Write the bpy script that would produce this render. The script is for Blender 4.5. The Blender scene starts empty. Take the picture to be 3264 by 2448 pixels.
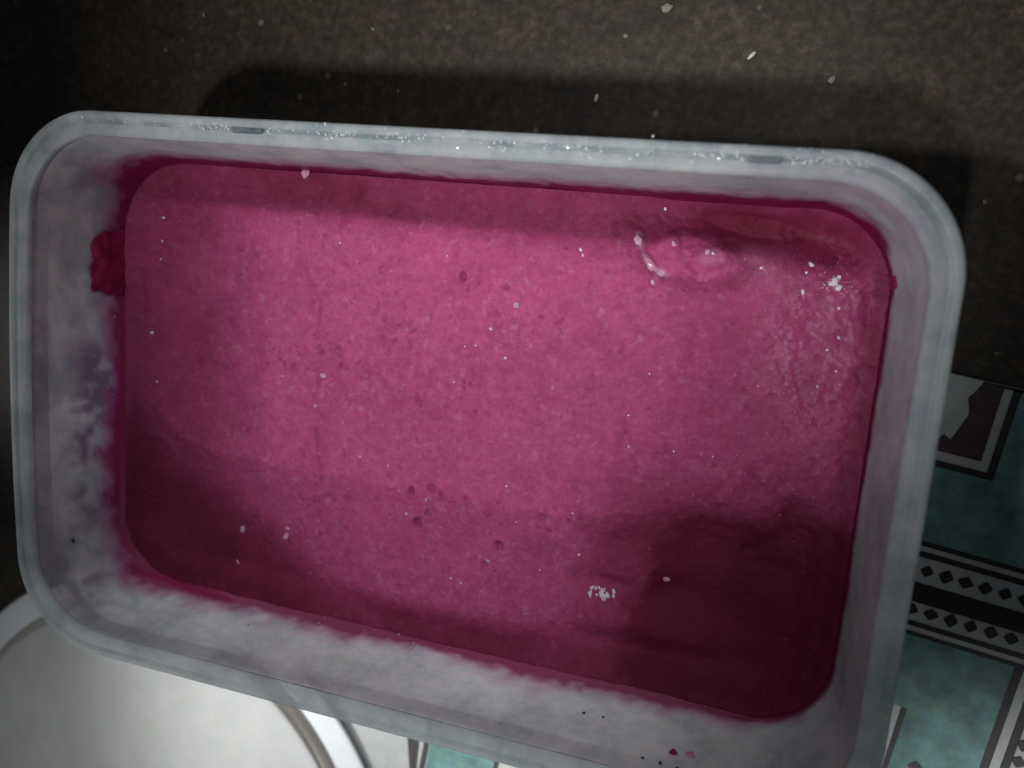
import bpy, bmesh, math, random
import numpy as np
from mathutils import Matrix, Vector

random.seed(7)
S = bpy.context.scene
C = S.collection

# ------------------------------------------------------------------ camera
cam = bpy.data.cameras.new('camera')
cam.sensor_fit = 'HORIZONTAL'
cam.sensor_width = 36.0
cam.lens = 31.73
cam.clip_start = 0.01
cam.clip_end = 50.0
camo = bpy.data.objects.new('camera', cam)
C.objects.link(camo)
RW = Matrix(((0.9472069, 0.0791690, -0.3106949),
             (-0.1310653, 0.9799811, -0.1498631),
             (0.2926106, 0.1826727, 0.9386212)))          # world -> camera
camo.matrix_world = Matrix.Translation((0.08228, 0.05387, 0.25136)) @ RW.transposed().to_4x4()
S.camera = camo
cam.dof.use_dof = True
cam.dof.focus_distance = 0.222
cam.dof.aperture_fstop = 11.0

# ------------------------------------------------------------------ room light
world = bpy.data.worlds.new('World')
S.world = world
world.use_nodes = True
world.node_tree.nodes['Background'].inputs[0].default_value = (0.80, 0.90, 1.0, 1)
world.node_tree.nodes['Background'].inputs[1].default_value = 0.050

def spot(name, loc, target, power, half_deg, blend, radius, col):
    l = bpy.data.lights.new(name, 'SPOT')
    l.energy = power
    l.spot_size = math.radians(2*half_deg)
    l.spot_blend = blend
    l.shadow_soft_size = radius
    l.color = col
    o = bpy.data.objects.new(name, l)
    C.objects.link(o)
    o.location = loc
    o.rotation_euler = (Vector(target)-Vector(loc)).to_track_quat('-Z', 'Y').to_euler()
    return o

# unseen spots: first two follow the shadows, the rest are added fills
LC = (0.95, 0.98, 1.0)
spot('unseen_overhead_spot', (0.16, 0.72, 1.46), (-0.002, -0.008, 0.04), 53, 4.0, 1.0, 0.060, LC)      # main, beyond the tub; cone narrowed to leave the corners dark
spot('unseen_overhead_spot', (-0.10, -0.42, 1.55), (0.000, 0.120, 0.02), 96, 5.0, 1.0, 0.060, LC)      # nearer the viewer
spot('unseen_overhead_spot', (-0.50, -0.08, 1.40), (0.100, 0.084, 0.05), 34, 3.6, 1.0, 0.045, LC)  # added fill for the far-right stone and rim
spot('unseen_overhead_spot', (-0.30, -0.45, 1.50), (-0.105, -0.165, 0.01), 25, 5.0, 1.0, 0.040, LC)    # added fill over the saucer and lid
spot('added_low_spot', (-0.30, -1.15, 0.76), (-0.075, -0.100, 0.014), 105, 3.0, 1.0, 0.030, LC)      # two added low fills to brighten the near tub wall
spot('added_low_spot', (0.02, -1.15, 0.76), (0.020, -0.102, 0.014), 110, 3.1, 1.0, 0.030, LC)
spot('added_low_spot', (-1.10, -0.10, 0.62), (-0.140, -0.005, 0.028), 40, 3.0, 1.0, 0.030, LC)      # added low fill for the left tub wall and rim
spot('unseen_overhead_spot', (0.34, -0.42, 1.50), (0.150, -0.122, 0.0), 105, 2.2, 0.9, 0.030, LC)  # added fill for the teal cloth at lower right

S.view_settings.view_transform = 'Standard'
S.view_settings.look = 'None'
S.view_settings.exposure = 0.0
S.view_settings.gamma = 1.0
S.cycles.max_bounces = 10
S.cycles.transparent_max_bounces = 12

# ------------------------------------------------------------------ numeric noise
def _hash(ix, iy, seed):
    h = (ix.astype(np.int64)*374761393 + iy.astype(np.int64)*668265263 + seed*974634777) & 0x7fffffff
    h = ((h ^ (h >> 13))*1274126177) & 0x7fffffff
    return ((h ^ (h >> 16)) & 0xffff)/65535.0
def vnoise(x, y, seed=0):
    ix = np.floor(x); iy = np.floor(y)
    fx = x-ix; fy = y-iy
    fx = fx*fx*(3-2*fx); fy = fy*fy*(3-2*fy)
    a = _hash(ix, iy, seed); b = _hash(ix+1, iy, seed)
    c = _hash(ix, iy+1, seed); d = _hash(ix+1, iy+1, seed)
    return (a*(1-fx)+b*fx)*(1-fy)+(c*(1-fx)+d*fx)*fy
def fbm(x, y, scale, octs=4, seed=0, gain=0.5):
    s = 0; a = 1; t = 0
    for o in range(octs):
        s = s+a*(vnoise(x/scale*(2**o)+17.3*o, y/scale*(2**o)-9.1*o, seed+o*31)-0.5)*2
        t += a; a *= gain
    return s/t
def sstep(a, b, x):
    t = np.clip((x-a)/(b-a), 0, 1)
    return t*t*(3-2*t)

# ------------------------------------------------------------------ object helpers
def tag(o, label=None, cat=None, group=None, kind=None):
    if label: o['label'] = label
    if cat: o['category'] = cat
    if group: o['group'] = group
    if kind: o['kind'] = kind
    return o
def empty(name, loc=(0, 0, 0), rz=0):
    o = bpy.data.objects.new(name, None)
    o.empty_display_size = 0.01
    C.objects.link(o)
    o.location = loc
    o.rotation_euler = (0, 0, rz)
    return o
def link(name, me, m, parent=None, smooth=False):
    o = bpy.data.objects.new(name, me)
    C.objects.link(o)
    if m is not None and not me.materials: me.materials.append(m)
    if smooth:
        me.polygons.foreach_set('use_smooth', [True]*len(me.polygons))
    if parent: o.parent = parent
    return o
def pymesh(name, v, f):
    me = bpy.data.meshes.new(name)
    me.from_pydata([tuple(map(float, p)) for p in v], [], f)
    me.update()
    return me
def grid_faces(nu, nv, closed_u=False, off=0):
    F = []
    for j in range(nv-1):
        for i in range(nu if closed_u else nu-1):
            i2 = (i+1) % nu
            F.append((off+j*nu+i, off+j*nu+i2, off+(j+1)*nu+i2, off+(j+1)*nu+i))
    return F

# ------------------------------------------------------------------ materials
def mat(name):
    m = bpy.data.materials.new(name)
    m.use_nodes = True
    nt = m.node_tree
    b = nt.nodes['Principled BSDF']
    return m, nt, b
def N(nt, t, **kw):
    n = nt.nodes.new(t)
    for k, v in kw.items(): setattr(n, k, v)
    return n
def noise(nt, scale, detail=3, rough=0.55, co='Object'):
    tc = N(nt, 'ShaderNodeTexCoord')
    n = N(nt, 'ShaderNodeTexNoise')
    n.inputs['Scale'].default_value = scale
    n.inputs['Detail'].default_value = detail
    n.inputs['Roughness'].default_value = rough
    nt.links.new(tc.outputs[co], n.inputs['Vector'])
    return n
def ramp(nt, src, stops):
    r = N(nt, 'ShaderNodeValToRGB')
    els = r.color_ramp.elements
    while len(els) < len(stops): els.new(0.5)
    for e, (p, c) in zip(els, stops):
        e.position = p
        e.color = (*c, 1) if len(c) == 3 else c
    nt.links.new(src, r.inputs[0])
    return r.outputs[0]
def mixc(nt, fac, a, b, blend='MIX'):
    m = N(nt, 'ShaderNodeMix', data_type='RGBA', blend_type=blend)
    for s, v in ((m.inputs[0], fac), (m.inputs[6], a), (m.inputs[7], b)):
        if hasattr(v, 'is_output'): nt.links.new(v, s)
        elif isinstance(v, (int, float)): s.default_value = v
        else: s.default_value = (*v, 1)
    return m.outputs[2]
def bump(nt, b, src, strength, dist):
    n = N(nt, 'ShaderNodeBump')
    n.inputs['Strength'].default_value = strength
    n.inputs['Distance'].default_value = dist
    nt.links.new(src, n.inputs['Height'])
    nt.links.new(n.outputs[0], b.inputs['Normal'])
    return n

def m_granite():
    m, nt, b = mat('dark_granite')
    n1 = noise(nt, 420, 5, 0.7)
    base = ramp(nt, n1.outputs[0], [(0.30, (0.016, 0.0108, 0.0068)), (0.52, (0.046, 0.0325, 0.0205)), (0.74, (0.095, 0.070, 0.046))])
    n2 = noise(nt, 45, 4, 0.7)
    base = mixc(nt, 0.8, base, ramp(nt, n2.outputs[0], [(0.36, (0.42, 0.40, 0.40)), (0.64, (1.0, 0.98, 0.92))]), 'MULTIPLY')
    nc = noise(nt, 700, 3, 0.7)
    hue = N(nt, 'ShaderNodeMix', data_type='RGBA', blend_type='OVERLAY')
    hue.inputs[0].default_value = 0.5
    nt.links.new(base, hue.inputs[6]); nt.links.new(nc.outputs[1], hue.inputs[7])
    base = hue.outputs[2]
    tc = N(nt, 'ShaderNodeTexCoord')
    vo = N(nt, 'ShaderNodeTexVoronoi')
    vo.inputs['Scale'].default_value = 210
    nt.links.new(tc.outputs['Object'], vo.inputs['Vector'])
    sepc = N(nt, 'ShaderNodeSeparateColor')
    nt.links.new(vo.outputs['Color'], sepc.inputs[0])
    pick = ramp(nt, sepc.outputs[0], [(0.955, (0, 0, 0)), (0.975, (1, 1, 1))])
    near = ramp(nt, vo.outputs['Distance'], [(0.12, (1, 1, 1)), (0.26, (0, 0, 0))])
    fleck = mixc(nt, 1.0, pick, near, 'MULTIPLY')
    base = mixc(nt, fleck, base, (0.16, 0.13, 0.10))
    nt.links.new(base, b.inputs['Base Color'])
    b.inputs['Roughness'].default_value = 0.55
    b.inputs['Specular IOR Level'].default_value = 0.3
    bump(nt, b, n1.outputs[0], 0.25, 0.0004)
    return m

def m_plastic(name, stain, clear, through):
    m, nt, b = mat(name)
    n1 = noise(nt, 75, 6, 0.68)
    n3 = noise(nt, 300, 3, 0.65)
    base = ramp(nt, n1.outputs[0], [(0.32, (0.48, 0.53, 0.545)), (0.50, (0.69, 0.715, 0.72)), (0.68, (0.84, 0.85, 0.85))])
    base = mixc(nt, 0.28, base, n3.outputs[1], 'OVERLAY')
    n5 = noise(nt, 2000, 2, 0.7)
    base = mixc(nt, 0.42, base, n5.outputs[1], 'OVERLAY')
    if stain:
        at = N(nt, 'ShaderNodeAttribute'); at.attribute_name = 'stain'
        sp = N(nt, 'ShaderNodeSeparateColor'); nt.links.new(at.outputs['Color'], sp.inputs[0])
        base = mixc(nt, sp.outputs[2], base, (0.33, 0.38, 0.39))
        base = mixc(nt, sp.outputs[1], base, (0.20, 0.085, 0.23))
        film = ramp(nt, sp.outputs[0], [(0.15, (0.50, 0.095, 0.32)), (0.55, (0.42, 0.022, 0.20)), (0.95, (0.28, 0.008, 0.085))])
        base = mixc(nt, sp.outputs[0], base, film)
    nt.links.new(base, b.inputs['Base Color'])
    b.inputs['Roughness'].default_value = 0.42
    b.inputs['IOR'].default_value = 1.45
    bp = bump(nt, b, n3.outputs[0], 0.25, 0.0005)
    tr = N(nt, 'ShaderNodeBsdfTranslucent')
    nt.links.new(base, tr.inputs[0]); nt.links.new(bp.outputs[0], tr.inputs['Normal'])
    mx = N(nt, 'ShaderNodeMixShader'); mx.inputs[0].default_value = through
    nt.links.new(b.outputs[0], mx.inputs[1]); nt.links.new(tr.outputs[0], mx.inputs[2])
    tp = N(nt, 'ShaderNodeBsdfTransparent'); tp.inputs[0].default_value = (0.92, 0.94, 0.95, 1)
    m2 = N(nt, 'ShaderNodeMixShader'); m2.inputs[0].default_value = clear
    nt.links.new(mx.outputs[0], m2.inputs[1]); nt.links.new(tp.outputs[0], m2.inputs[2])
    nt.links.new(m2.outputs[0], nt.nodes['Material Output'].inputs[0])
    return m

def m_sorbet():
    m, nt, b = mat('pink_sorbet')
    at = N(nt, 'ShaderNodeAttribute'); at.attribute_name = 'melt_shade'
    sp = N(nt, 'ShaderNodeSeparateColor'); nt.links.new(at.outputs['Color'], sp.inputs[0])
    n1 = noise(nt, 620, 4, 0.7)
    n2 = noise(nt, 70, 4, 0.65)
    frozen = ramp(nt, n1.outputs[0], [(0.25, (0.38, 0.052, 0.148)), (0.50, (0.445, 0.072, 0.186)), (0.75, (0.50, 0.098, 0.228))])
    frozen = mixc(nt, 0.6, frozen, ramp(nt, n2.outputs[0], [(0.35, (0.78, 0.66, 0.76)), (0.65, (1, 1, 1))]), 'MULTIPLY')
    n3 = noise(nt, 230, 4, 0.75)
    frozen = mixc(nt, 0.6, frozen, ramp(nt, n3.outputs[0], [(0.34, (0.78, 0.62, 0.72)), (0.50, (0.97, 0.95, 0.97)), (0.68, (1.08, 1.18, 1.15))]), 'MULTIPLY')
    frozen = mixc(nt, 0.14, frozen, n3.outputs[1], 'OVERLAY')
    melted_shaded = ramp(nt, n2.outputs[0], [(0.3, (0.10, 0.005, 0.020)), (0.7, (0.17, 0.011, 0.042))])  # melted tone, also used as painted shade in the near corners
    col = mixc(nt, sp.outputs[0], frozen, melted_shaded)
    col = mixc(nt, sp.outputs[1], col, (0.62, 0.34, 0.46))
    nt.links.new(col, b.inputs['Base Color'])
    rr = N(nt, 'ShaderNodeMapRange')
    nt.links.new(sp.outputs[2], rr.inputs[0])
    rr.inputs[3].default_value = 0.72; rr.inputs[4].default_value = 0.10
    nt.links.new(rr.outputs[0], b.inputs['Roughness'])
    b.inputs['IOR'].default_value = 1.33
    b.inputs['Specular IOR Level'].default_value = 0.35
    b.inputs['Subsurface Weight'].default_value = 0.15
    b.inputs['Subsurface Radius'].default_value = (1.0, 0.25, 0.45)
    b.inputs['Subsurface Scale'].default_value = 0.002
    bump(nt, b, n1.outputs[0], 0.5, 0.0005)
    return m

def m_simple(name, col, rough=0.6, nscale=200, var=0.15, spec=0.4, bumpd=0.0002, hue=0.0):
    m, nt, b = mat(name)
    n = noise(nt, nscale, 4, 0.6)
    lo = tuple(c*(1-var) for c in col); hi = tuple(min(1, c*(1+var)) for c in col)
    c = ramp(nt, n.outputs[0], [(0.3, lo), (0.7, hi)])
    if hue:
        n2 = noise(nt, nscale*1.7, 2)
        c = mixc(nt, hue, c, n2.outputs[1], 'OVERLAY')
        n4 = noise(nt, 1900, 2, 0.7)
        c = mixc(nt, hue*1.6, c, n4.outputs[1], 'OVERLAY')
    nt.links.new(c, b.inputs['Base Color'])
    b.inputs['Roughness'].default_value = rough
    b.inputs['Specular IOR Level'].default_value = spec
    if bumpd: bump(nt, b, n.outputs[0], 0.3, bumpd)
    return m

def m_ice(name, col, tw):
    m, nt, b = mat(name)
    n = noise(nt, 900, 2)
    c = ramp(nt, n.outputs[0], [(0.3, tuple(x*0.8 for x in col)), (0.7, col)])
    nt.links.new(c, b.inputs['Base Color'])
    b.inputs['Roughness'].default_value = 0.15
    b.inputs['IOR'].default_value = 1.33
    b.inputs['Transmission Weight'].default_value = tw
    return m

M = dict(
    granite=m_granite(),
    wall=m_plastic('milky_plastic_wall', True, 0.05, 0.36),
    skin=m_plastic('milky_plastic_outside', False, 0.72, 0.5),
    rim=m_plastic('milky_plastic_rim', True, 0.30, 0.55),
    sorbet=m_sorbet(),
    ice=m_ice('white_ice', (0.95, 0.86, 0.92), 0.15),
    frost=m_ice('clear_frost', (0.85, 0.88, 0.90), 0.35),
    pinkice=m_ice('pale_pink_ice', (0.78, 0.40, 0.55), 0.2),
    smear=m_simple('red_sorbet_smear', (0.27, 0.014, 0.070), 0.32, 260, 0.4, 0.4, 0.0003),
    slot=m_simple('dark_wet_slot', (0.10, 0.115, 0.13), 0.3, 400, 0.3),
    cloth=m_simple('printed_vinyl_ground', (0.46, 0.47, 0.45), 0.5, 180, 0.10, 0.4, 0.0002, 0.10),
    teal=m_simple('printed_teal', (0.105, 0.235, 0.210), 0.5, 140, 0.4, 0.4, 0.0004, 0.30),
    ink=m_simple('printed_dark_brown', (0.022, 0.014, 0.016), 0.5, 250, 0.3, 0.4, 0.0002),
    plum=m_simple('printed_plum_brown', (0.055, 0.026, 0.032), 0.5, 250, 0.3, 0.4, 0.0002),
    cream=m_simple('cream_plastic', (0.55, 0.54, 0.515), 0.55, 90, 0.06, 0.4, 0.0002, 0.08),
    beige=m_simple('beige_plastic_edge', (0.46, 0.43, 0.38), 0.55, 120, 0.08, 0.4, 0.0002),
    white=m_simple('white_glaze', (0.86, 0.88, 0.88), 0.3, 90, 0.03, 0.5, 0.0),
    rice=m_simple('pale_grain', (0.62, 0.60, 0.55), 0.5, 900, 0.12),
    crumb=m_simple('dull_crumb', (0.24, 0.21, 0.17), 0.8, 900, 0.25),
    speck=m_simple('dark_speck', (0.035, 0.030, 0.026), 0.5, 900, 0.25),
)

# ------------------------------------------------------------------ countertop
nx = 60
v = []; xs = np.linspace(-0.9, 0.9, nx); ys = np.linspace(-0.9, 0.9, nx)
for y in ys:
    for x in xs: v.append((x, y, -0.0006))
top = link('countertop', pymesh('countertop', v, grid_faces(nx, nx)), M['granite'])
tag(top, 'dark brown speckled stone top under the tub', kind='structure')

# ------------------------------------------------------------------ printed cloth
cloth = empty('tablecloth', (0, 0, 0), math.radians(-7))
tag(cloth, 'teal and dark brown printed vinyl tablecloth with dotted borders', 'tablecloth')
def sheet(name, x0, x1, y0, y1, z, m):
    n1 = max(2, int((x1-x0)/0.02)+2); n2 = max(2, int((y1-y0)/0.02)+2)
    vv = [(x, y, z) for y in np.linspace(y0, y1, n2) for x in np.linspace(x0, x1, n1)]
    return link(name, pymesh(name, vv, grid_faces(n1, n2)), m, cloth)
# the sheet itself, a thin slab with a bevelled edge
bm = bmesh.new()
bmesh.ops.create_cube(bm, size=1)
bmesh.ops.scale(bm, vec=(0.53, 0.538, 0.0006), verts=bm.verts)
bmesh.ops.translate(bm, vec=(0.135, 0.038-0.269, 0.0001), verts=bm.verts)
me = bpy.data.meshes.new('cloth_sheet'); bm.to_mesh(me); bm.free()
link('cloth_sheet', me, M['cloth'], cloth)
Z1, Z2, Z3 = 0.0006, 0.0008, 0.0010
# border bands running across
sheet('printed_band', -0.128, 0.39, -0.0235, -0.0180, Z1, M['ink'])
sheet('printed_band', -0.128, 0.39, -0.0302, -0.0287, Z1, M['ink'])
sheet('printed_band', -0.128, 0.1525, -0.0328, -0.0316, Z1, M['ink'])
sheet('printed_band', -0.128, 0.39, -0.0110, -0.0094, Z1, M['ink'])
sheet('printed_band', -0.128, 0.39, -0.0080, -0.0066, Z1, M['ink'])
# big teal panels
sheet('printed_panel', 0.1306, 0.1525, -0.150, -0.0328, Z1, M['teal'])
sheet('printed_panel', 0.0275, 0.1306, -0.0535, -0.0328, Z1, M['teal'])
sheet('printed_panel', 0.1335, 0.30, -0.0066, 0.0375, Z1, M['teal'])
sheet('printed_panel', 0.02, 0.1335, -0.0066, 0.0136, Z1, M['teal'])
sheet('printed_panel', 0.0006, 0.0227, -0.170, -0.105, Z1, M['teal'])
sheet('printed_panel', 0.165, 0.30, -0.150, -0.0328, Z1, M['teal'])
# right hand frame of the lower teal panel
sheet('printed_line', 0.1525, 0.1546, -0.150, -0.0316, Z2, M['ink'])
sheet('printed_line', 0.1572, 0.1592, -0.150, -0.0330, Z2, M['ink'])
sheet('printed_line', 0.1299, 0.1313, -0.150, -0.0535, Z2, M['ink'])
sheet('printed_line', -0.0016, 0.0003, -0.170, -0.105, Z2, M['ink'])
sheet('printed_line', 0.0227, 0.0243, -0.170, -0.105, Z2, M['ink'])
# frame of the upper panel
sheet('printed_panel', 0.085, 0.1297, 0.0177, 0.0372, Z1, M['plum'])
sheet('printed_line', 0.1318, 0.1337, 0.0136, 0.0376, Z2, M['ink'])
sheet('printed_line', 0.085, 0.1318, 0.0136, 0.0153, Z2, M['ink'])
sheet('printed_edging', 0.120, 0.39, 0.0372, 0.0379, Z2, M['ink'])
# pale motif and black wedge
def poly(name, pts, z, m):
    return link(name, pymesh(name, [(x, y, z) for x, y in pts], [tuple(range(len(pts)))]), m, cloth)
poly('printed_motif', [(0.1120, 0.0379), (0.1247, 0.0379), (0.1232, 0.0345), (0.1222, 0.0330), (0.1236, 0.0290), (0.1229, 0.0268), (0.1218, 0.0230), (0.1212, 0.0215), (0.1195, 0.0225), (0.1180, 0.0205), (0.1120, 0.0210)], Z3, M['cloth'])
poly('printed_wedge', [(-0.0033, -0.1190), (-0.0075, -0.1190), (-0.0040, -0.1325), (-0.0022, -0.1325)], Z2, M['ink'])
dm = bpy.data.meshes.new('printed_dot')
bm = bmesh.new(); bmesh.ops.create_circle(bm, cap_ends=True, radius=0.00185, segments=16)
for w in bm.verts:
    q_ = math.atan2(w.co.y, w.co.x); w.co *= (abs(math.cos(q_))**1.15+abs(math.sin(q_))**1.15)**(-1/1.15)
bm.to_mesh(dm); bm.free()
dm.materials.append(M['ink'])
def dot(x, y):
    o = bpy.data.objects.new('printed_dot', dm); C.objects.link(o); o.parent = cloth; o.location = (x, y, Z2)
    o.rotation_euler = (0, 0, random.uniform(-.15, .15)); o.scale = (random.uniform(.9, 1.1), random.uniform(.9, 1.1), 1)
for i in range(8):
    dot(0.1198+0.00495*i, -0.0256)
    dot(0.1208+0.0048*i, -0.0144)
for i in range(6):
    dot(0.1607, -0.0480-0.0050*i)
dot(0.1378, -0.0691)

# ------------------------------------------------------------------ rounded rectangle loops
def rrect(hx, hy, r, n):
    """n points round a rounded rectangle, evenly spaced, starting mid right, counter-clockwise"""
    r = min(r, hx-1e-4, hy-1e-4)
    sx, sy = hx-r, hy-r
    segs = [('l', (hx, 0), (hx, sy)), ('a', (sx, sy), 0), ('l', (sx, hy), (-sx, hy)), ('a', (-sx, sy), 90), ('l', (-hx, sy), (-hx, -sy)),
            ('a', (-sx, -sy), 180), ('l', (-sx, -hy), (sx, -hy)), ('a', (sx, -sy), 270), ('l', (hx, -sy), (hx, 0))]
    L = [math.dist(s[1], s[2]) if s[0] == 'l' else r*math.pi/2 for s in segs]
    T = sum(L); out = []
    for i in range(n):
        d = T*i/n
        for s, l in zip(segs, L):
            if d <= l: break
            d -= l
        k = d/l
        if s[0] == 'l': out.append((s[1][0]+(s[2][0]-s[1][0])*k, s[1][1]+(s[2][1]-s[1][1])*k))
        else:
            a = math.radians(s[2]+90*k); out.append((s[1][0]+r*math.cos(a), s[1][1]+r*math.sin(a)))
    return out
HX, HY, RR = 0.110, 0.07075, 0.0235
def loft(name, prof, n, closed, m, parent):
    """prof: (inset from the rim's outer edge, z)"""
    v = []
    for ins, z in prof:
        for x, y in rrect(HX-ins, HY-ins, max(0.004, RR-ins*0.55), n): v.append((x, y, z))
    F = grid_faces(n, len(prof), True)
    if closed:
        k = len(prof)-1
        for i in range(n): F.append((k*n+i, k*n+(i+1) % n, (i+1) % n, i))
    v = np.array(v); v[:, 0] = bow(v[:, 0], v[:, 1], v[:, 2])
    return link(name, pymesh(name, v, F), m, parent, True)
def inset_at(z): return 0.0055+(0.0675-z)*0.150          # inside face of the wall

def bow(x, y, z):
    """the long soft side of the tub bulges a little at the left"""
    return x-0.0028*np.clip(1-(y/HY)**2, 0, 1)*sstep(-0.04, -0.105, x)*np.clip(z/0.07, 0, 1)
# ------------------------------------------------------------------ the tub
tub = empty('plastic_tub')
tag(tub, 'milky translucent rectangular plastic tub holding pink sorbet', 'tub')
NP = 560
prof = []
for k in range(70):
    z = 0.0676-(0.0676-0.0045)*k/69
    prof.append((inset_at(z), z))
prof += [(inset_at(0.0045)+0.002, 0.0022), (inset_at(0.0045)+0.005, 0.0016)]
bot = [(inset_at(0.0045)+0.005, 0.0003), (inset_at(0.0045)+0.0015, 0.0006), (inset_at(0.0045)-0.001, 0.003)]
out = [(inset_at(0.064)-0.0012-(0.064-z)*(-0.150), z) for z in np.linspace(0.006, 0.064, 8)]
wall = loft('wall', prof+bot+out, NP, True, M['wall'], tub)
# floor plate of the tub
pts = rrect(HX-inset_at(0.0045)-0.0048, HY-inset_at(0.0045)-0.0048, 0.012, 80)
base = link('base', pymesh('base', [(x, y, z) for z in (0.0014, 0.0006) for x, y in pts], [tuple(range(80)), tuple(range(159, 79, -1))]+[(i, 80+i, 80+(i+1) % 80, (i+1) % 80) for i in range(80)]), M['rim'], tub)
# the rim: skirt, rolled outer bead, groove, flat ledge
rp = [(0.0046, 0.0672), (0.0040, 0.0668), (0.0010, 0.0660), (0.0003, 0.0662), (0.0001, 0.0668), (0.0000, 0.0686), (0.0003, 0.0693), (0.0008, 0.0695), (0.0014, 0.0695), (0.0019, 0.0694),
      (0.0022, 0.0690), (0.0025, 0.0689), (0.0028, 0.0690), (0.0031, 0.0692), (0.0036, 0.0692), (0.0046, 0.0692), (0.0055, 0.0690), (0.0058, 0.0687), (0.0058, 0.0677)]
rim = loft('rim', rp, 420, True, M['rim'], tub)

def set_color(me, name, arr):
    a = me.color_attributes.new(name, 'FLOAT_COLOR', 'POINT')
    a.data.foreach_set('color', np.ascontiguousarray(arr, dtype=np.float32).ravel())
def coords(me):
    c = np.empty(len(me.vertices)*3, dtype=np.float32); me.vertices.foreach_get('co', c)
    return c.reshape(-1, 3).astype(np.float64)
SZ = 0.039
def wall_stain(co, inner):
    x, y, z = co.T
    up = z-SZ
    bottom = sstep(-0.048, -0.056, y)
    leftw = sstep(-0.088, -0.097, x)
    topw = sstep(0.050, 0.057, y)
    rightw = sstep(0.088, 0.097, x)
    s = x*0.9-y*0.7+0.0*z
    u_ = np.where(leftw+rightw > bottom+topw, y, x)
    n1 = fbm(u_, z, 0.011, 4, 3)
    n2 = fbm(u_, z, 0.0045, 3, 9)
    n4 = fbm(u_, z, 0.0022, 3, 14)
    L = 0.0040+0.0110*topw+0.0060*leftw+0.0075*bottom*sstep(0.100, 0.04, x)
    L = L*np.clip(1+(0.9-0.6*topw)*n1+(0.30-0.1*topw)*n2+0.10*n4, 0.35, 2.0)
    t = np.clip(1-(up-0.0008)/L, 0, 1)
    film = np.clip(((0.65-0.45*bottom)*t+(0.35+0.45*bottom)*t*t)*(1.45+0.35*n4+0.25*n2), 0, 1.0)
    film = np.maximum(film, sstep(0.013, 0.002, up+0.003*n1)*0.34*bottom*np.clip(0.7+0.9*n2+0.4*n4, 0, 1)*sstep(0.085, 0.04, x))
    # pinkish breath of colour at the upper right corner
    film = np.maximum(film, 0.22*topw*sstep(0.06, 0.085, x)*sstep(0.055, 0.062, z))
    # purple frozen patches on the left wall
    n3 = fbm(y, z*1.1, 0.010, 4, 21)
    pat = leftw*sstep(0.018, 0.004, y)*sstep(-0.050, -0.034, y)*sstep(0.022, 0.011, up+0.004*n1)
    purple = pat*sstep(-0.25, 0.45, n3+0.22+0.30*n4)*0.92
    purple = np.maximum(purple, sstep(0.0135, 0.004, up+0.005*n1+0.002*n4)*0.55*leftw)
    purple = np.maximum(purple, sstep(0.0095, 0.003, up+0.003*n1+0.001*n4)*0.40*topw*sstep(0.015, 0.05, np.abs(x-0.01)))
    # grey mottling on the left and bottom-left wall
    grey = np.clip((leftw*0.62+bottom*0.40*sstep(-0.02, -0.09, x)+rightw*0.20)*sstep(-0.5, 0.5, n1+0.5*n2+0.4*n4), 0, 1)
    col = np.stack([np.clip(film, 0, 1), np.clip(purple, 0, 1), grey, np.ones_like(x)], 1)
    col[:, :3] *= inner[:, None]
    return col
wall.data.materials.append(M['skin'])
mi = np.zeros(len(wall.data.polygons), dtype=np.int32); mi[NP*71:] = 1
wall.data.polygons.foreach_set('material_index', mi)
co = coords(wall.data)
inner = np.zeros(len(co)); inner[:NP*70] = 1
set_color(wall.data, 'stain', wall_stain(co, inner))
co = coords(rim.data)
g = np.zeros((len(co), 4)); g[:, 3] = 1
ins_groove = np.repeat([1.0 if 0.0019 < p[0] < 0.0030 and p[1] > 0.068 else 0.0 for p in rp], 420)
g[:, 2] = ins_groove*np.clip(0.5+1.2*fbm(co[:, 0], co[:, 1], 0.006, 3, 5), 0, 1)*np.clip(sstep(0.05, 0.065, co[:, 1])+0.6*sstep(-0.10, -0.107, co[:, 0]), 0, 1)
g[:, 0] = 0.25*sstep(0.055, 0.095, co[:, 0])*sstep(0.03, 0.06, co[:, 1])*np.repeat([1.0 if p[0] > 0.0034 and p[1] > 0.067 else 0.0 for p in rp], 420)*(0.5+0.5*fbm(co[:, 0], co[:, 1], 0.01, 3, 8))
set_color(rim.data, 'stain', g)
set_color(base.data, 'stain', np.zeros((len(base.data.vertices), 4)))

# slots in the rim's far side, dark with water
def slab(name, x0, x1, y0, y1, z0, z1, m, parent, bev=0.0003):
    bm = bmesh.new(); bmesh.ops.create_cube(bm, size=1)
    bmesh.ops.scale(bm, vec=(x1-x0, y1-y0, z1-z0), verts=bm.verts)
    bmesh.ops.translate(bm, vec=((x0+x1)/2, (y0+y1)/2, (z0+z1)/2), verts=bm.verts)
    bmesh.ops.bevel(bm, geom=list(bm.edges), offset=bev, segments=2, affect='EDGES')
    me = bpy.data.meshes.new(name); bm.to_mesh(me); bm.free()
    return link(name, me, m, parent)
slab('rim_slot', -0.0462, -0.0378, HY-0.0034, HY-0.0018, 0.0680, 0.06955, M['slot'], rim)
slab('rim_slot', 0.0688, 0.0752, HY-0.0034, HY-0.0019, 0.0680, 0.06955, M['slot'], rim)

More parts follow.
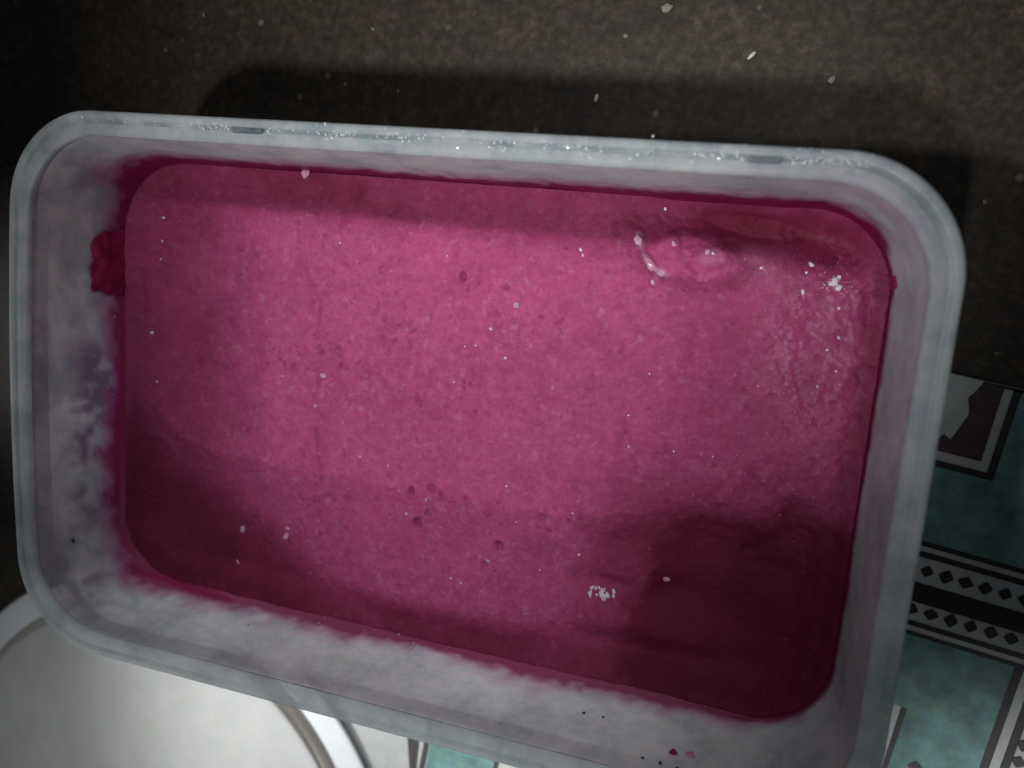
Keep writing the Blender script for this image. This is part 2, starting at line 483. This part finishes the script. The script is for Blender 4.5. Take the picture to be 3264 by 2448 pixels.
# chip meshes ----------------------------------------------------------------
def chip_mesh(name, seed, m, flat=0.5):
    r = random.Random(seed)
    bm = bmesh.new(); bmesh.ops.create_icosphere(bm, subdivisions=1, radius=1)
    for w in bm.verts:
        w.co *= r.uniform(0.65, 1.15); w.co.z *= flat
    me = bpy.data.meshes.new(name); bm.to_mesh(me); bm.free()
    me.materials.append(m)
    return me
def blob_mesh(name, seed, m, flat=0.6, amp=0.25):
    r = random.Random(seed)
    bm = bmesh.new(); bmesh.ops.create_icosphere(bm, subdivisions=3, radius=1)
    from mathutils import noise as mn
    off = Vector((r.uniform(0, 50),)*3)
    for w in bm.verts:
        w.co *= 1+amp*mn.noise(w.co*1.6+off)+amp*0.5*mn.noise(w.co*4+off); w.co.z *= flat
    me = bpy.data.meshes.new(name); bm.to_mesh(me); bm.free()
    me.materials.append(m)
    me.polygons.foreach_set('use_smooth', [True]*len(me.polygons))
    return me
def put(name, me, loc, sc, rot=None, parent=None):
    o = bpy.data.objects.new(name, me); C.objects.link(o)
    o.location = loc; o.scale = sc if hasattr(sc, '__len__') else (sc,)*3
    o.rotation_euler = rot if rot else (random.uniform(-.4, .4), random.uniform(-.4, .4), random.uniform(0, 6.28))
    if parent: o.parent = parent
    return o
def scatter(name, places, m, seed, parent, flat=0.6):
    """many tiny chips joined into one part: (x, y, z, size)"""
    r = random.Random(seed); V = []; F = []
    for x, y, z, s in places:
        b0 = len(V)
        ax = Vector((r.gauss(0, 1), r.gauss(0, 1), r.gauss(0, 1))).normalized(); q = Matrix.Rotation(r.uniform(0, 6.28), 3, ax)
        for p in ((1, 0, 0), (-1, 0, 0), (0, 1, 0), (0, -1, 0), (0, 0, 1), (0, 0, -1)):
            w = q @ (Vector(p)*s*r.uniform(0.6, 1.2)); V.append((x+w.x, y+w.y, z+w.z*flat))
        for t in ((0, 2, 4), (2, 1, 4), (1, 3, 4), (3, 0, 4), (2, 0, 5), (1, 2, 5), (3, 1, 5), (0, 3, 5)):
            F.append(tuple(b0+i for i in t))
    o = link(name, pymesh(name, V, F), m, parent)
    tag(o, kind='stuff')
    return o

# frost along the groove of the rim, clumped
fr = []
for i in range(1500):
    t = random.random()
    x = random.uniform(-0.092, 0.092)
    if vnoise(np.array([x/0.006]), np.array([1.5]), 4)[0] < 0.42 and random.random() < 0.8: continue
    if x < -0.055 and random.random() < 0.7: continue
    if -0.0470 < x < -0.0370 or 0.0680 < x < 0.0758: continue
    fr.append((x, HY-random.gauss(0.0022, 0.0008), 0.0690+random.uniform(0, 0.0005), random.choice((random.uniform(0.00008, 0.0002), random.uniform(0.0001, 0.0004)))))
for i in range(130):
    y = random.uniform(-0.05, 0.05)
    fr.append((HX-random.gauss(0.0022, 0.0005), y, 0.0686+random.uniform(0, 0.0004), random.uniform(0.0001, 0.0003)))
for i in range(45):  # chips standing in for the highlight on the far-right rim
    fr.append((random.gauss(0.0845, 0.0030), HY-0.0016-random.uniform(0, 0.0012), 0.0696, random.uniform(0.0001, 0.0003)))
for i in range(90):
    a = random.uniform(0.2, 1.5)
    fr.append((HX-RR+math.cos(a)*(RR-0.0018), HY-RR+math.sin(a)*(RR-0.0018), 0.0690, random.uniform(0.0001, 0.0003)))
scatter('rim_frost', fr, M['frost'], 3, rim, 0.35)
# frost grains on the near wall
fr = []
while len(fr) < 70:
    x = random.gauss(-0.022, 0.026); up = abs(random.gauss(0.013, 0.006)); z = SZ+up
    if z > 0.064 or abs(x) > 0.085: continue
    fr.append((x, -(HY-inset_at(z))+0.0001, z, random.uniform(0.00010, 0.00042)))
for i in range(60):
    y = random.uniform(-0.045, 0.04); z = random.uniform(0.042, 0.064)
    fr.append((float(bow(np.array(-(HX-inset_at(z))), y, z))+0.0001, y, z, random.uniform(0.0001, 0.0003)))
scatter('wall_frost', fr, M['frost'], 4, wall)
# dark specks stuck on the near wall
sk = [chip_mesh('speck', 70+i, M['speck']) for i in range(2)]
for x, z, s in ((0.0452, 0.0526, 0.0006), (0.0500, 0.0523, 0.0005), (0.0615, 0.0625, 0.0006), (0.0655, 0.0628, 0.0007), (0.0695, 0.0630, 0.0006), (-0.0510, 0.0500, 0.0004)):
    put('speck', random.choice(sk), (x, -(HY-inset_at(z)), z), s, None, wall)
put('speck', sk[0], (-(HX-inset_at(0.058)), -0.0455, 0.058), 0.0008, None, wall)
pk = [blob_mesh('sorbet_drop', 90+i, M['pinkice'] if i else M['smear']) for i in range(2)]
put('sorbet_drop', pk[0], (0.0678, -(HY-inset_at(0.0585)), 0.0585), 0.0010, None, wall)
put('sorbet_drop', pk[1], (0.0716, -(HY-inset_at(0.0580)), 0.0580), 0.0011, None, wall)

# ------------------------------------------------------------------ the sorbet
sorb = empty('pink_sorbet', (0, 0, 0))
tag(sorb, 'frozen magenta pink sorbet filling the plastic tub', 'sorbet')
NU, NV = 680, 440
ins = inset_at(SZ)+0.0001
bx, by, br = HX-ins, HY-ins, RR-ins*0.55
def bpoint(u, v):
    """square boundary/inside -> rounded rectangle"""
    s = np.maximum(np.abs(u), np.abs(v)); s = np.where(s < 1e-9, 1e-9, s)
    X = u/s*bx; Y = v/s*by
    ax = np.abs(X); ay = np.abs(Y)
    cxr, cyr = bx-br, by-br
    inc = (ax > cxr) & (ay > cyr)
    dx = ax-cxr; dy = ay-cyr
    ang = np.arctan2(np.clip(dy, 0, None), np.clip(dx, 1e-9, None))
    ang = np.where(inc, ang, 0)
    # spread the square corner evenly over the arc
    t = np.where(dx >= dy, 0.5*np.clip(dy, 0, br)/br, 1-0.5*np.clip(dx, 0, br)/br)
    ang = t*math.pi/2
    ax2 = np.where(inc, cxr+br*np.cos(ang), ax); ay2 = np.where(inc, cyr+br*np.sin(ang), ay)
    return np.sign(X)*ax2*s, np.sign(Y)*ay2*s
U, V_ = np.meshgrid(np.linspace(-1, 1, NU), np.linspace(-1, 1, NV))
GX, GY = bpoint(U, V_)
def edge_dist(x, y):
    qx = np.abs(x)-(bx-br); qy = np.abs(y)-(by-br)
    return -(np.hypot(np.clip(qx, 0, None), np.clip(qy, 0, None))+np.minimum(np.maximum(qx, qy), 0)-br)
def gauss(x, y, px, py, sx, sy=None, rot=0):
    sy = sy or sx
    c, s = math.cos(rot), math.sin(rot)
    a = ((x-px)*c+(y-py)*s)/sx; b = (-(x-px)*s+(y-py)*c)/sy
    return np.exp(-0.5*(a*a+b*b))
PITS = [(0.001, 0.0379, .0011, 1.5), (-0.0073, -0.0284, .0012, 1.8), (-0.004, -0.0182, .0011, 1.6), (-0.0095, -0.0198, .0009, 1.4), (0.016, -0.0304, .0011, 1.6),
        (0.0126, -0.0362, .0008, 1.3), (-0.0578, -0.0371, .0011, 1.2), (-0.075, 0.0069, .0009, 1.0), (0.0059, -0.019, .0008, .9), (-0.0638, 0.0396, .0010, .8),
        (-0.0015, -0.0196, .0007, 1.0), (-0.0045, -0.0252, .0009, 1.0), (0.020, 0.006, .0006, .7), (-0.02, 0.02, .0007, .8), (0.007, 0.004, .0006, .7), (-0.03, -0.012, .0006, .6), (0.0128, 0.0365, .0007, .8), (0.021, 0.0262, .0008, .8)]
CRACK = [(-0.0459, 0.0478), (-0.046, 0.0405), (-0.0392, 0.0277), (-0.0392, 0.0152), (-0.038, 0.009), (-0.0404, -0.0015), (-0.0384, -0.009), (-0.0372, -0.0166), (-0.0385, -0.024)]
def polydist(x, y, P):
    d = np.full(x.shape, 9.0)
    for (x0, y0), (x1, y1) in zip(P[:-1], P[1:]):
        ex, ey = x1-x0, y1-y0
        t = np.clip(((x-x0)*ex+(y-y0)*ey)/(ex*ex+ey*ey), 0, 1)
        d = np.minimum(d, np.hypot(x-x0-ex*t, y-y0-ey*t))
    return d
def surface(x, y):
    wob = fbm(x, y, 0.011, 3, 40)
    fine = fbm(x, y, 0.0022, 3, 41)
    ed = edge_dist(x, y)
    # width of the softened margin, side by side
    dt, db, dr, dl = by-y, by+y, bx-x, bx+x
    def side(d, w): return sstep(w*1.35, w*0.55, d+0.0013*wob+0.0005*fine)
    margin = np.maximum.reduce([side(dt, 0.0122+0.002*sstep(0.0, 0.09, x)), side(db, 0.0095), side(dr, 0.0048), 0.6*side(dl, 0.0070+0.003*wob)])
    gou = sstep(0.0005, -0.0005, 0.55*0.010-np.hypot((x-0.056)/1.25, (y-0.0535)/0.85)*0.6+0.0008*fine)
    gou = 1-gou
    z = SZ+0.0008*fbm(x, y, 0.03, 2, 42)+0.00035*wob+0.00022*fine
    z = z+0.00014*fbm(x, y, 0.0009, 2, 43)-0.00035*sstep(0.45, 0.8, fbm(x*0.35, y, 0.004, 3, 48))
    rx, ry = x*0.83+y*0.56, y*0.83-x*0.56
    pore = sstep(0.36, 0.66, fbm(rx, ry, 0.0021, 3, 301, 0.7))*sstep(0.30, 0.75, vnoise(rx/0.009, ry/0.009, 302))
    grit = sstep(0.34, 0.70, fbm(ry, rx, 0.0019, 3, 303, 0.75))
    z = z-0.00045*pore+0.00020*grit-0.0012*margin
    # meniscus clinging to the wall
    z = z+(0.0012+0.0008*fbm(x, y, 0.012, 2, 71)+0.0002*fine)*sstep(0.0045, 0.0, ed)
    # deep trough at the far right where a spoon went in, with a lifted lip
    tr = np.clip(1.25*gauss(x, y, 0.070, 0.0558, 0.0165, 0.0036, -0.10), 0, 1)
    z = z-0.0058*tr-0.0018*gauss(x, y, 0.088, 0.0515, 0.007, 0.004, -0.6)
    def plate(px, py, sx, sy, rot, p=2.0):
        c, s_ = math.cos(rot), math.sin(rot)
        a = ((x-px)*c+(y-py)*s_)/sx; b = (-(x-px)*s_+(y-py)*c)/sy
        return np.exp(-np.clip(a*a+b*b+0.35*fine+0.25*wob, 0, 6)**p)
    lump = np.clip(plate(0.0560, 0.0472, 0.0115, 0.0056, -0.03, 2.5), 0, 1)
    knob = 0.9*plate(0.0443, 0.0506, .0013, .0024, 0.3)+0.9*plate(0.0476, 0.0455, .0030, .0012, -0.75)+0.8*plate(0.0508, 0.0436, .0028, .0012, -0.4)+0.8*plate(0.0615, 0.0482, .0042, .0026, 0.15)+0.5*plate(0.0545, 0.0475, .0028, .0022, 0.2)+0.6*plate(0.0520, 0.0505, .0018, .0024, 0.2)
    q_ = np.hypot((x-0.0568)/0.0118, (y-0.0480)/0.0064)+0.22*wob+0.10*fine
    moat = np.exp(-((q_-1.12)/0.20)**2)*sstep(0.0515, 0.0455, y)*np.clip(0.75+0.6*fbm(x, y, 0.006, 2, 91), 0, 1)
    lump = sstep(1.02, 0.62, q_)
    z = z+0.0015*lump*(1+0.45*fine)+0.0016*knob-0.0017*moat
    z = z+0.0010*gauss(x, y, 0.0475, 0.0455, 0.0026, 0.0012, -0.8)
    # ridge and hollow at the near right
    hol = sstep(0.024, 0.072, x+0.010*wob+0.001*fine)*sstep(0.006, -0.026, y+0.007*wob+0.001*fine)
    hol_shade = np.clip(1.35*hol+0.15*fine*hol, 0, 1)  # mask for the shade painted over the near-right hollow
    z = z-0.0062*hol*sstep(0, 0.012, ed)
    z = z-0.0030*gauss(x, y, 0.0600, -0.0365, 0.0055, 0.0030, 0.3)-0.0026*gauss(x, y, 0.046, -0.0525, 0.016, 0.0028, -0.05)
    z = z+0.0014*gauss(x, y, 0.052, -0.0460, 0.012, 0.0026, -0.12)-0.0016*gauss(x, y, 0.0445, -0.0352, 0.0045, 0.0011, -0.1)-0.0014*gauss(x, y, 0.0310, -0.0435, 0.0030, 0.0045, 0.2)
    # sunken near-left corner, its shadow also painted into the colour
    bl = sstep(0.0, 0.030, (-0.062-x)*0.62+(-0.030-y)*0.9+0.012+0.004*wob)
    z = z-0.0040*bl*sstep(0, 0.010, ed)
    cd = polydist(x+0.0006*fine, y, CRACK)
    crk = sstep(0.0010, 0.0001, cd+0.0003*fine)*sstep(0.15, 0.7, vnoise(x/0.005, y/0.003, 5))*0.42
    z = z-0.00075*crk
    pit = 0
    for px, py, r, d in PITS:
        q = np.hypot(x-px+0.0003*fine, (y-py)*0.85)/r
        w = sstep(1.25, 0.35, q); pit = np.maximum(pit, w*min(1, d/2.8))
        z = z-0.0008*d*w+0.00012*np.exp(-((q-1.5)/0.35)**2)
    # grainy crystals heaped at the right
    gl = gauss(x, y, 0.0865, 0.0285, 0.0075, 0.0155, 0.12)
    z = z+0.00046*gl*fbm(x*1.0+0.4*y, y*0.8, 0.0016, 2, 60, 0.4)
    melt_shade = np.clip(np.maximum.reduce([margin*(0.75+0.25*wob), 1.0*tr, hol_shade, 0.9*bl, 0.55*sstep(-0.045, -0.085, x+0.012*wob+0.002*fine), 0.25*sstep(0.045, 0.07, x+0.01*wob+0.003*fine), 0.8*np.clip(moat, 0, 1), 0.8*crk*0.6, 0.75*pit, 0.38*pore]), 0, 1)  # melted tone, plus shade painted over near right and near left
    melt_shade = np.clip(melt_shade-0.45*lump, 0, 1)
    pale = np.clip(sstep(0.2, 0.8, fbm(x, y, 0.0019, 4, 77, 0.7))*0.22*(1-melt_shade)+0.04*gl*sstep(0.0, 0.6, fbm(x, y, 0.0016, 2, 78)), 0, 1)
    pale = pale+0.20*grit*(1-melt_shade)+0.18*gauss(x, y, 0.073, 0.047, 0.005, 0.0028, -0.1)*(0.6+0.6*fine)+0.6*plate(0.0476, 0.0455, .0028, .0010, -0.75)+0.5*plate(0.0443, 0.0506, .0012, .0020, 0.3)+0.35*plate(0.0508, 0.0436, .0026, .0010, -0.4)+0.2*plate(0.0615, 0.0482, .0030, .0018, 0.15)
    wet = np.clip(0.02*margin+1.2*gl+0.05*hol+0.3*gauss(x, y, 0.09, 0.045, 0.006), 0, 1)
    return z, melt_shade, np.clip(pale, 0, 1), wet
GZ, GM, GP, GW = surface(GX, GY)
verts = np.stack([GX.ravel(), GY.ravel(), GZ.ravel()], 1)
# block under the surface: skirt down the wall and a flat underside
loop = [i for i in range(NU)]+[j*NU+NU-1 for j in range(1, NV)]+[(NV-1)*NU+i for i in range(NU-2, -1, -1)]+[j*NU for j in range(NV-2, 0, -1)]
nb = len(verts)
lx, ly = verts[loop, 0], verts[loop, 1]
k = (HX-inset_at(0.006)-0.0004)/bx; ky = (HY-inset_at(0.006)-0.0004)/by
low = np.stack([lx*k, ly*ky, np.full(len(loop), 0.006)], 1)
allv = np.vstack([verts, low])
allv[:, 0] = bow(allv[:, 0], allv[:, 1], np.full(len(allv), SZ))
ii = np.arange(NU-1); jj = np.arange(NV-1)
I, J = np.meshgrid(ii, jj)
a = (J*NU+I).ravel()
quads = np.stack([a, a+1, a+NU+1, a+NU], 1)
nl = len(loop); lp = np.array(loop)
sk_ = np.stack([lp, nb+np.arange(nl), nb+(np.arange(nl)+1) % nl, np.roll(lp, -1)], 1)
allf = np.vstack([quads, sk_])
me = bpy.data.meshes.new('frozen_block')
me.vertices.add(len(allv)); me.vertices.foreach_set('co', allv.astype(np.float32).ravel())
me.loops.add(allf.size); me.loops.foreach_set('vertex_index', allf.astype(np.int32).ravel())
me.polygons.add(len(allf)); me.polygons.foreach_set('loop_start', np.arange(0, allf.size, 4, dtype=np.int32))
me.update(calc_edges=True)
attr = np.zeros((len(allv), 4)); attr[:, 3] = 1
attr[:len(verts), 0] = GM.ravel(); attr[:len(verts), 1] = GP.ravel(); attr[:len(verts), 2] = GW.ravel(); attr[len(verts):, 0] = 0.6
set_color(me, 'melt_shade', attr)
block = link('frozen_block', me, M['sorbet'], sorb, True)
def sz(x, y):
    return float(surface(np.array([x]), np.array([y]))[0][0])

# ice crystals on the surface; far-right cluster stands in for a wet highlight
ci = [chip_mesh('ice_crystal', 10+i, M['ice'], 0.7) for i in range(4)]
CR = [(-0.0926, 0.013, 1.0), (-0.091, -0.0011, .65), (-0.0886, 0.0457, .7), (-0.0889, 0.0393, .65), (-0.0893, 0.0342, .5), (-0.0336, 0.0434, .45), (-0.0035, 0.0427, .4), (0.0305, 0.0472, .85),
      (0.0311, 0.0460, .6), (0.0095, 0.0257, .75), (0.0138, 0.0189, .75), (-0.0498, 0.0059, .4), (0.0006, 0.011, .4), (0.0028, 0.0205, .35), (0.0057, 0.0211, .4), (-0.0167, -0.0141, .4), (-0.025, -0.0129, .5),
      (0.0167, -0.0141, .5), (0.02, -0.0231, .45), (0.0372, -0.0288, .6), (0.0035, -0.0418, .5), (0.0064, -0.0425, .5), (0.0274, -0.0348, .4), (0.0501, 0.0196, .45), (0.0462, 0.0089, .5), (0.047, 0.0012, .55), (0.0578, 0.0016, .5),
      (0.0346, -0.0182, .5), (0.0671, 0.0019, .4), (0.0885, 0.0452, 1.7), (0.0895, 0.0440, 1.4), (0.0902, 0.0395, .7), (0.0910, 0.0330, .6), (0.0890, 0.0300, .6), (0.0915, 0.0255, .6), (0.0880, 0.0215, .5), (0.0725, 0.0468, .7), (0.0878, 0.0446, 1.0), (0.0893, 0.0462, 1.0), (0.0822, 0.0423, 1.0), (0.0831, 0.0485, 1.1), (0.0823, 0.0466, .6), (0.0617, 0.0491, .7), (-0.013, -0.0205, .35), (0.049, 0.0583, .7)]
for x, y, s in CR:
    put('ice_crystal', random.choice(ci), (x, y, sz(x, y)+0.0002*s), (0.00055*s, 0.00075*s, 0.0005*s), None, block)
cp = [chip_mesh('ice_flake', 30+i, M['pinkice'], 0.45) for i in range(3)]
FL = [(-0.0442, 0.0606, 1.9), (-0.0474, -0.0400, 1.5), (-0.0468, -0.0375, 1.1), (-0.0632, -0.0416, 1.5), (0.0156, 0.0324, 1.3), (0.0591, -0.0327, 1.2), (-0.0653, -0.0526, 1.0), (-0.0371, 0.0078, 1.3), (-0.0392, -0.001, .8),
      (0.0442, 0.0505, 1.5), (0.0481, 0.0449, 1.3), (0.0505, 0.0436, 1.2), (0.0485, 0.0412, .9), (0.0525, 0.0505, .9), (0.0604, 0.0492, 1.0), (0.0135, -0.0349, .8), (-0.005, -0.0215, .7), (-0.0105, -0.0265, .7)]
for x, y, s in FL:
    put('ice_flake', random.choice(cp), (x, y, sz(x, y)+0.0002), (0.0009*s, 0.0008*s, 0.0009*s), None, block)
# the frosty comb-like patch at the near right
for i in range(30):
    x = 0.0436+random.uniform(-.0032, .0032); y = -0.0383-0.10*(x-0.0436)+random.uniform(-.0014, .0012)
    put('ice_crystal', random.choice(ci), (x, y, sz(x, y)+0.0001), (random.uniform(.00025, .0005), random.uniform(.0004, .0010), 0.0003), (0.1, 0, random.uniform(-.35, .25)), block)
# glitter: joined chips, mostly standing in for wet glints at the far right
pl = []
while len(pl) < 230:
    x = random.gauss(0.0860, 0.0075); y = random.gauss(0.026, 0.0160)
    if edge_dist(np.array([x]), np.array([y]))[0] < 0.004: continue
    pl.append((x, y))
for i in range(60): pl.append((random.gauss(0.0885, 0.0022), random.gauss(0.0447, 0.0013)))
for i in range(25): pl.append((random.gauss(0.072, 0.004), random.gauss(0.0475, 0.0016)))
for i in range(110): pl.append((random.uniform(-0.088, 0.09), random.uniform(-0.05, 0.05)))
P = np.array(pl); zz = surface(P[:, 0], P[:, 1])[0]
scatter('ice_glitter', [(x, y, z+0.00002, random.uniform(0.00005, 0.00015)*(1.5 if 290 > i > 229 else 1)) for i, ((x, y), z) in enumerate(zip(pl, zz))], M['ice'], 11, block)

# smears of sorbet stuck to the walls above the fill line
def smear(pts_yz, side, name='smear'):
    """thick patch hugging the left or right wall; pts (y, z)"""
    bm = bmesh.new()
    ys = [p[0] for p in pts_yz]; zs = [p[1] for p in pts_yz]
    n = 40; vs = {}; hh = {}
    from mathutils import noise as mn
    for a in range(n+1):
        for b in range(n+1):
            y = min(ys)+(max(ys)-min(ys))*a/n; z = min(zs)+(max(zs)-min(zs))*b/n
            cy, cz = (a/n-0.5)*2, b/n
            rim_ = (abs(cy)**5+cz**5)**0.2+0.16*mn.noise(Vector((y*260, z*260, 3)))+0.03*mn.noise(Vector((y*1000, z*1000, 5)))
            k_ = max(-0.3, min(1.0, (0.80-rim_)/0.22))
            h = 0.00075*k_*(0.9+0.15*mn.noise(Vector((y*400, z*400, 3))))
            if k_ < 0: h = 0.0012*k_
            x = side*(HX-inset_at(z)-h+0.00005)
            x = float(bow(np.array(x), np.array(y), np.array(z)))
            vs[a, b] = bm.verts.new((x, y, z)); hh[a, b] = h
    for a in range(n):
        for b in range(n):
            if max(hh[a, b], hh[a+1, b], hh[a+1, b+1], hh[a, b+1]) > -0.00008: bm.faces.new((vs[a, b], vs[a+1, b], vs[a+1, b+1], vs[a, b+1]))
    bmesh.ops.delete(bm, geom=[w for w in bm.verts if not w.link_faces], context='VERTS')
    me = bpy.data.meshes.new(name); bm.to_mesh(me); bm.free()
    return link(name, me, M['smear'], sorb, True)
smear([(0.0210, 0.0385), (0.0430, 0.0535)], -1)
smear([(0.0440, 0.0385), (0.0510, 0.0480)], 1)

# ------------------------------------------------------------------ saucer and round lid, near left
def lathe(name, prof, n, m, parent):
    v = []
    for r, z in prof:
        for i in range(n):
            a = 2*math.pi*i/n; v.append((r*math.cos(a), r*math.sin(a), z))
    F = grid_faces(n, len(prof), True)
    F.append(tuple(range(n-1, -1, -1))); F.append(tuple((len(prof)-1)*n+i for i in range(n)))
    return link(name, pymesh(name, v, F), m, parent, True)
sau = lathe('saucer', [(0.045, 0.0007), (0.060, 0.0010), (0.090, 0.0014), (0.0985, 0.0018), (0.0993, 0.0023), (0.0985, 0.0028), (0.0970, 0.0030), (0.0900, 0.0030), (0.060, 0.0028), (0.020, 0.0026)], 180, M['white'], None)
sau.location = (-0.122, -0.1805, 0)
tag(sau, 'white round saucer under the cream disc in the near left corner', 'saucer')
lid = empty('round_lid', (-0.1222, -0.1810, 0))
tag(lid, 'cream round lid lying on the white saucer beside the tub', 'lid')
lathe('lid_top', [(0.0862, 0.0058), (0.0858, 0.0063), (0.0850, 0.0065), (0.0835, 0.0065), (0.070, 0.0064), (0.040, 0.0064), (0.008, 0.0064)], 180, M['cream'], lid)
lathe('lid_edge', [(0.0884, 0.0032), (0.0890, 0.0034), (0.0888, 0.0039), (0.0878, 0.0047), (0.0865, 0.0056), (0.0858, 0.0057)], 180, M['beige'], lid)

# ------------------------------------------------------------------ grains and crumbs on the stone
rb = bmesh.new(); bmesh.ops.create_icosphere(rb, subdivisions=2, radius=1)
for w in rb.verts:
    w.co.x *= 1+0.12*w.co.y; w.co.z *= 0.8
rme = bpy.data.meshes.new('rice_grain'); rb.to_mesh(rme); rb.free(); rme.materials.append(M['rice'])
rme.polygons.foreach_set('use_smooth', [True]*len(rme.polygons))
def grain(loc, sc, rz, label):
    o = put('rice_grain', rme, (loc[0], loc[1], -0.0006+sc[2]*0.78), sc, (0, 0, rz))
    tag(o, label, 'rice grain', 'loose grains on the stone')
grain((0.0615, 0.0995), (0.0005, 0.0014, 0.0005), -0.75, 'white rice grain lying slanted on the dark stone beyond the rim')
grain((0.0214, 0.0874), (0.0006, 0.0011, 0.0005), -0.15, 'short cream rice grain lying closest to the tub rim')
CB = [(0.0383, 0.1109, 1.9, 'largest dull flake on the stone at the far edge'), (0.0279, 0.1038, 1.0, 'small grey crumb between the flake and the cream grain'), (0.0820, 0.0941, 1.3, 'brownish crumb to the right of the slanted white grain'),
      (-0.1062, 0.1077, .8, 'tiny crumb near the far left edge of the stone'), (-0.1204, 0.0971, .8, 'tiny pale crumb in the dark far left area'), (-0.1277, 0.0674, .6, 'tiny crumb touching the tub rim at its far left'),
      (-0.0558, 0.0886, .7, 'left of two tiny crumbs along the tub shadow edge'), (-0.0385, 0.0872, .7, 'right of two tiny crumbs along the tub shadow edge'), (0.1217, 0.0665, .9, 'crumb beside the tub corner on the right'),
      (-0.0478, 0.1044, .7, 'dull crumb on the stone beyond the tub shadow, left of centre'), (0.1302, 0.0296, .6, 'tiny pale crumb just beyond the tablecloth edge'), (0.0557, 0.0757, .5, 'tiny crumb close to the far rim right of centre')]
cm = [chip_mesh('crumb', 50+i, M['crumb'], 0.6) for i in range(3)]
for x, y, s, lab in CB:
    o = put('crumb', random.choice(cm), (x, y, -0.0006+0.0003*s), (0.0007*s, 0.0009*s, 0.0006*s), (0, 0, random.uniform(0, 6)))
    tag(o, lab, 'crumb', 'crumbs scattered on the stone')
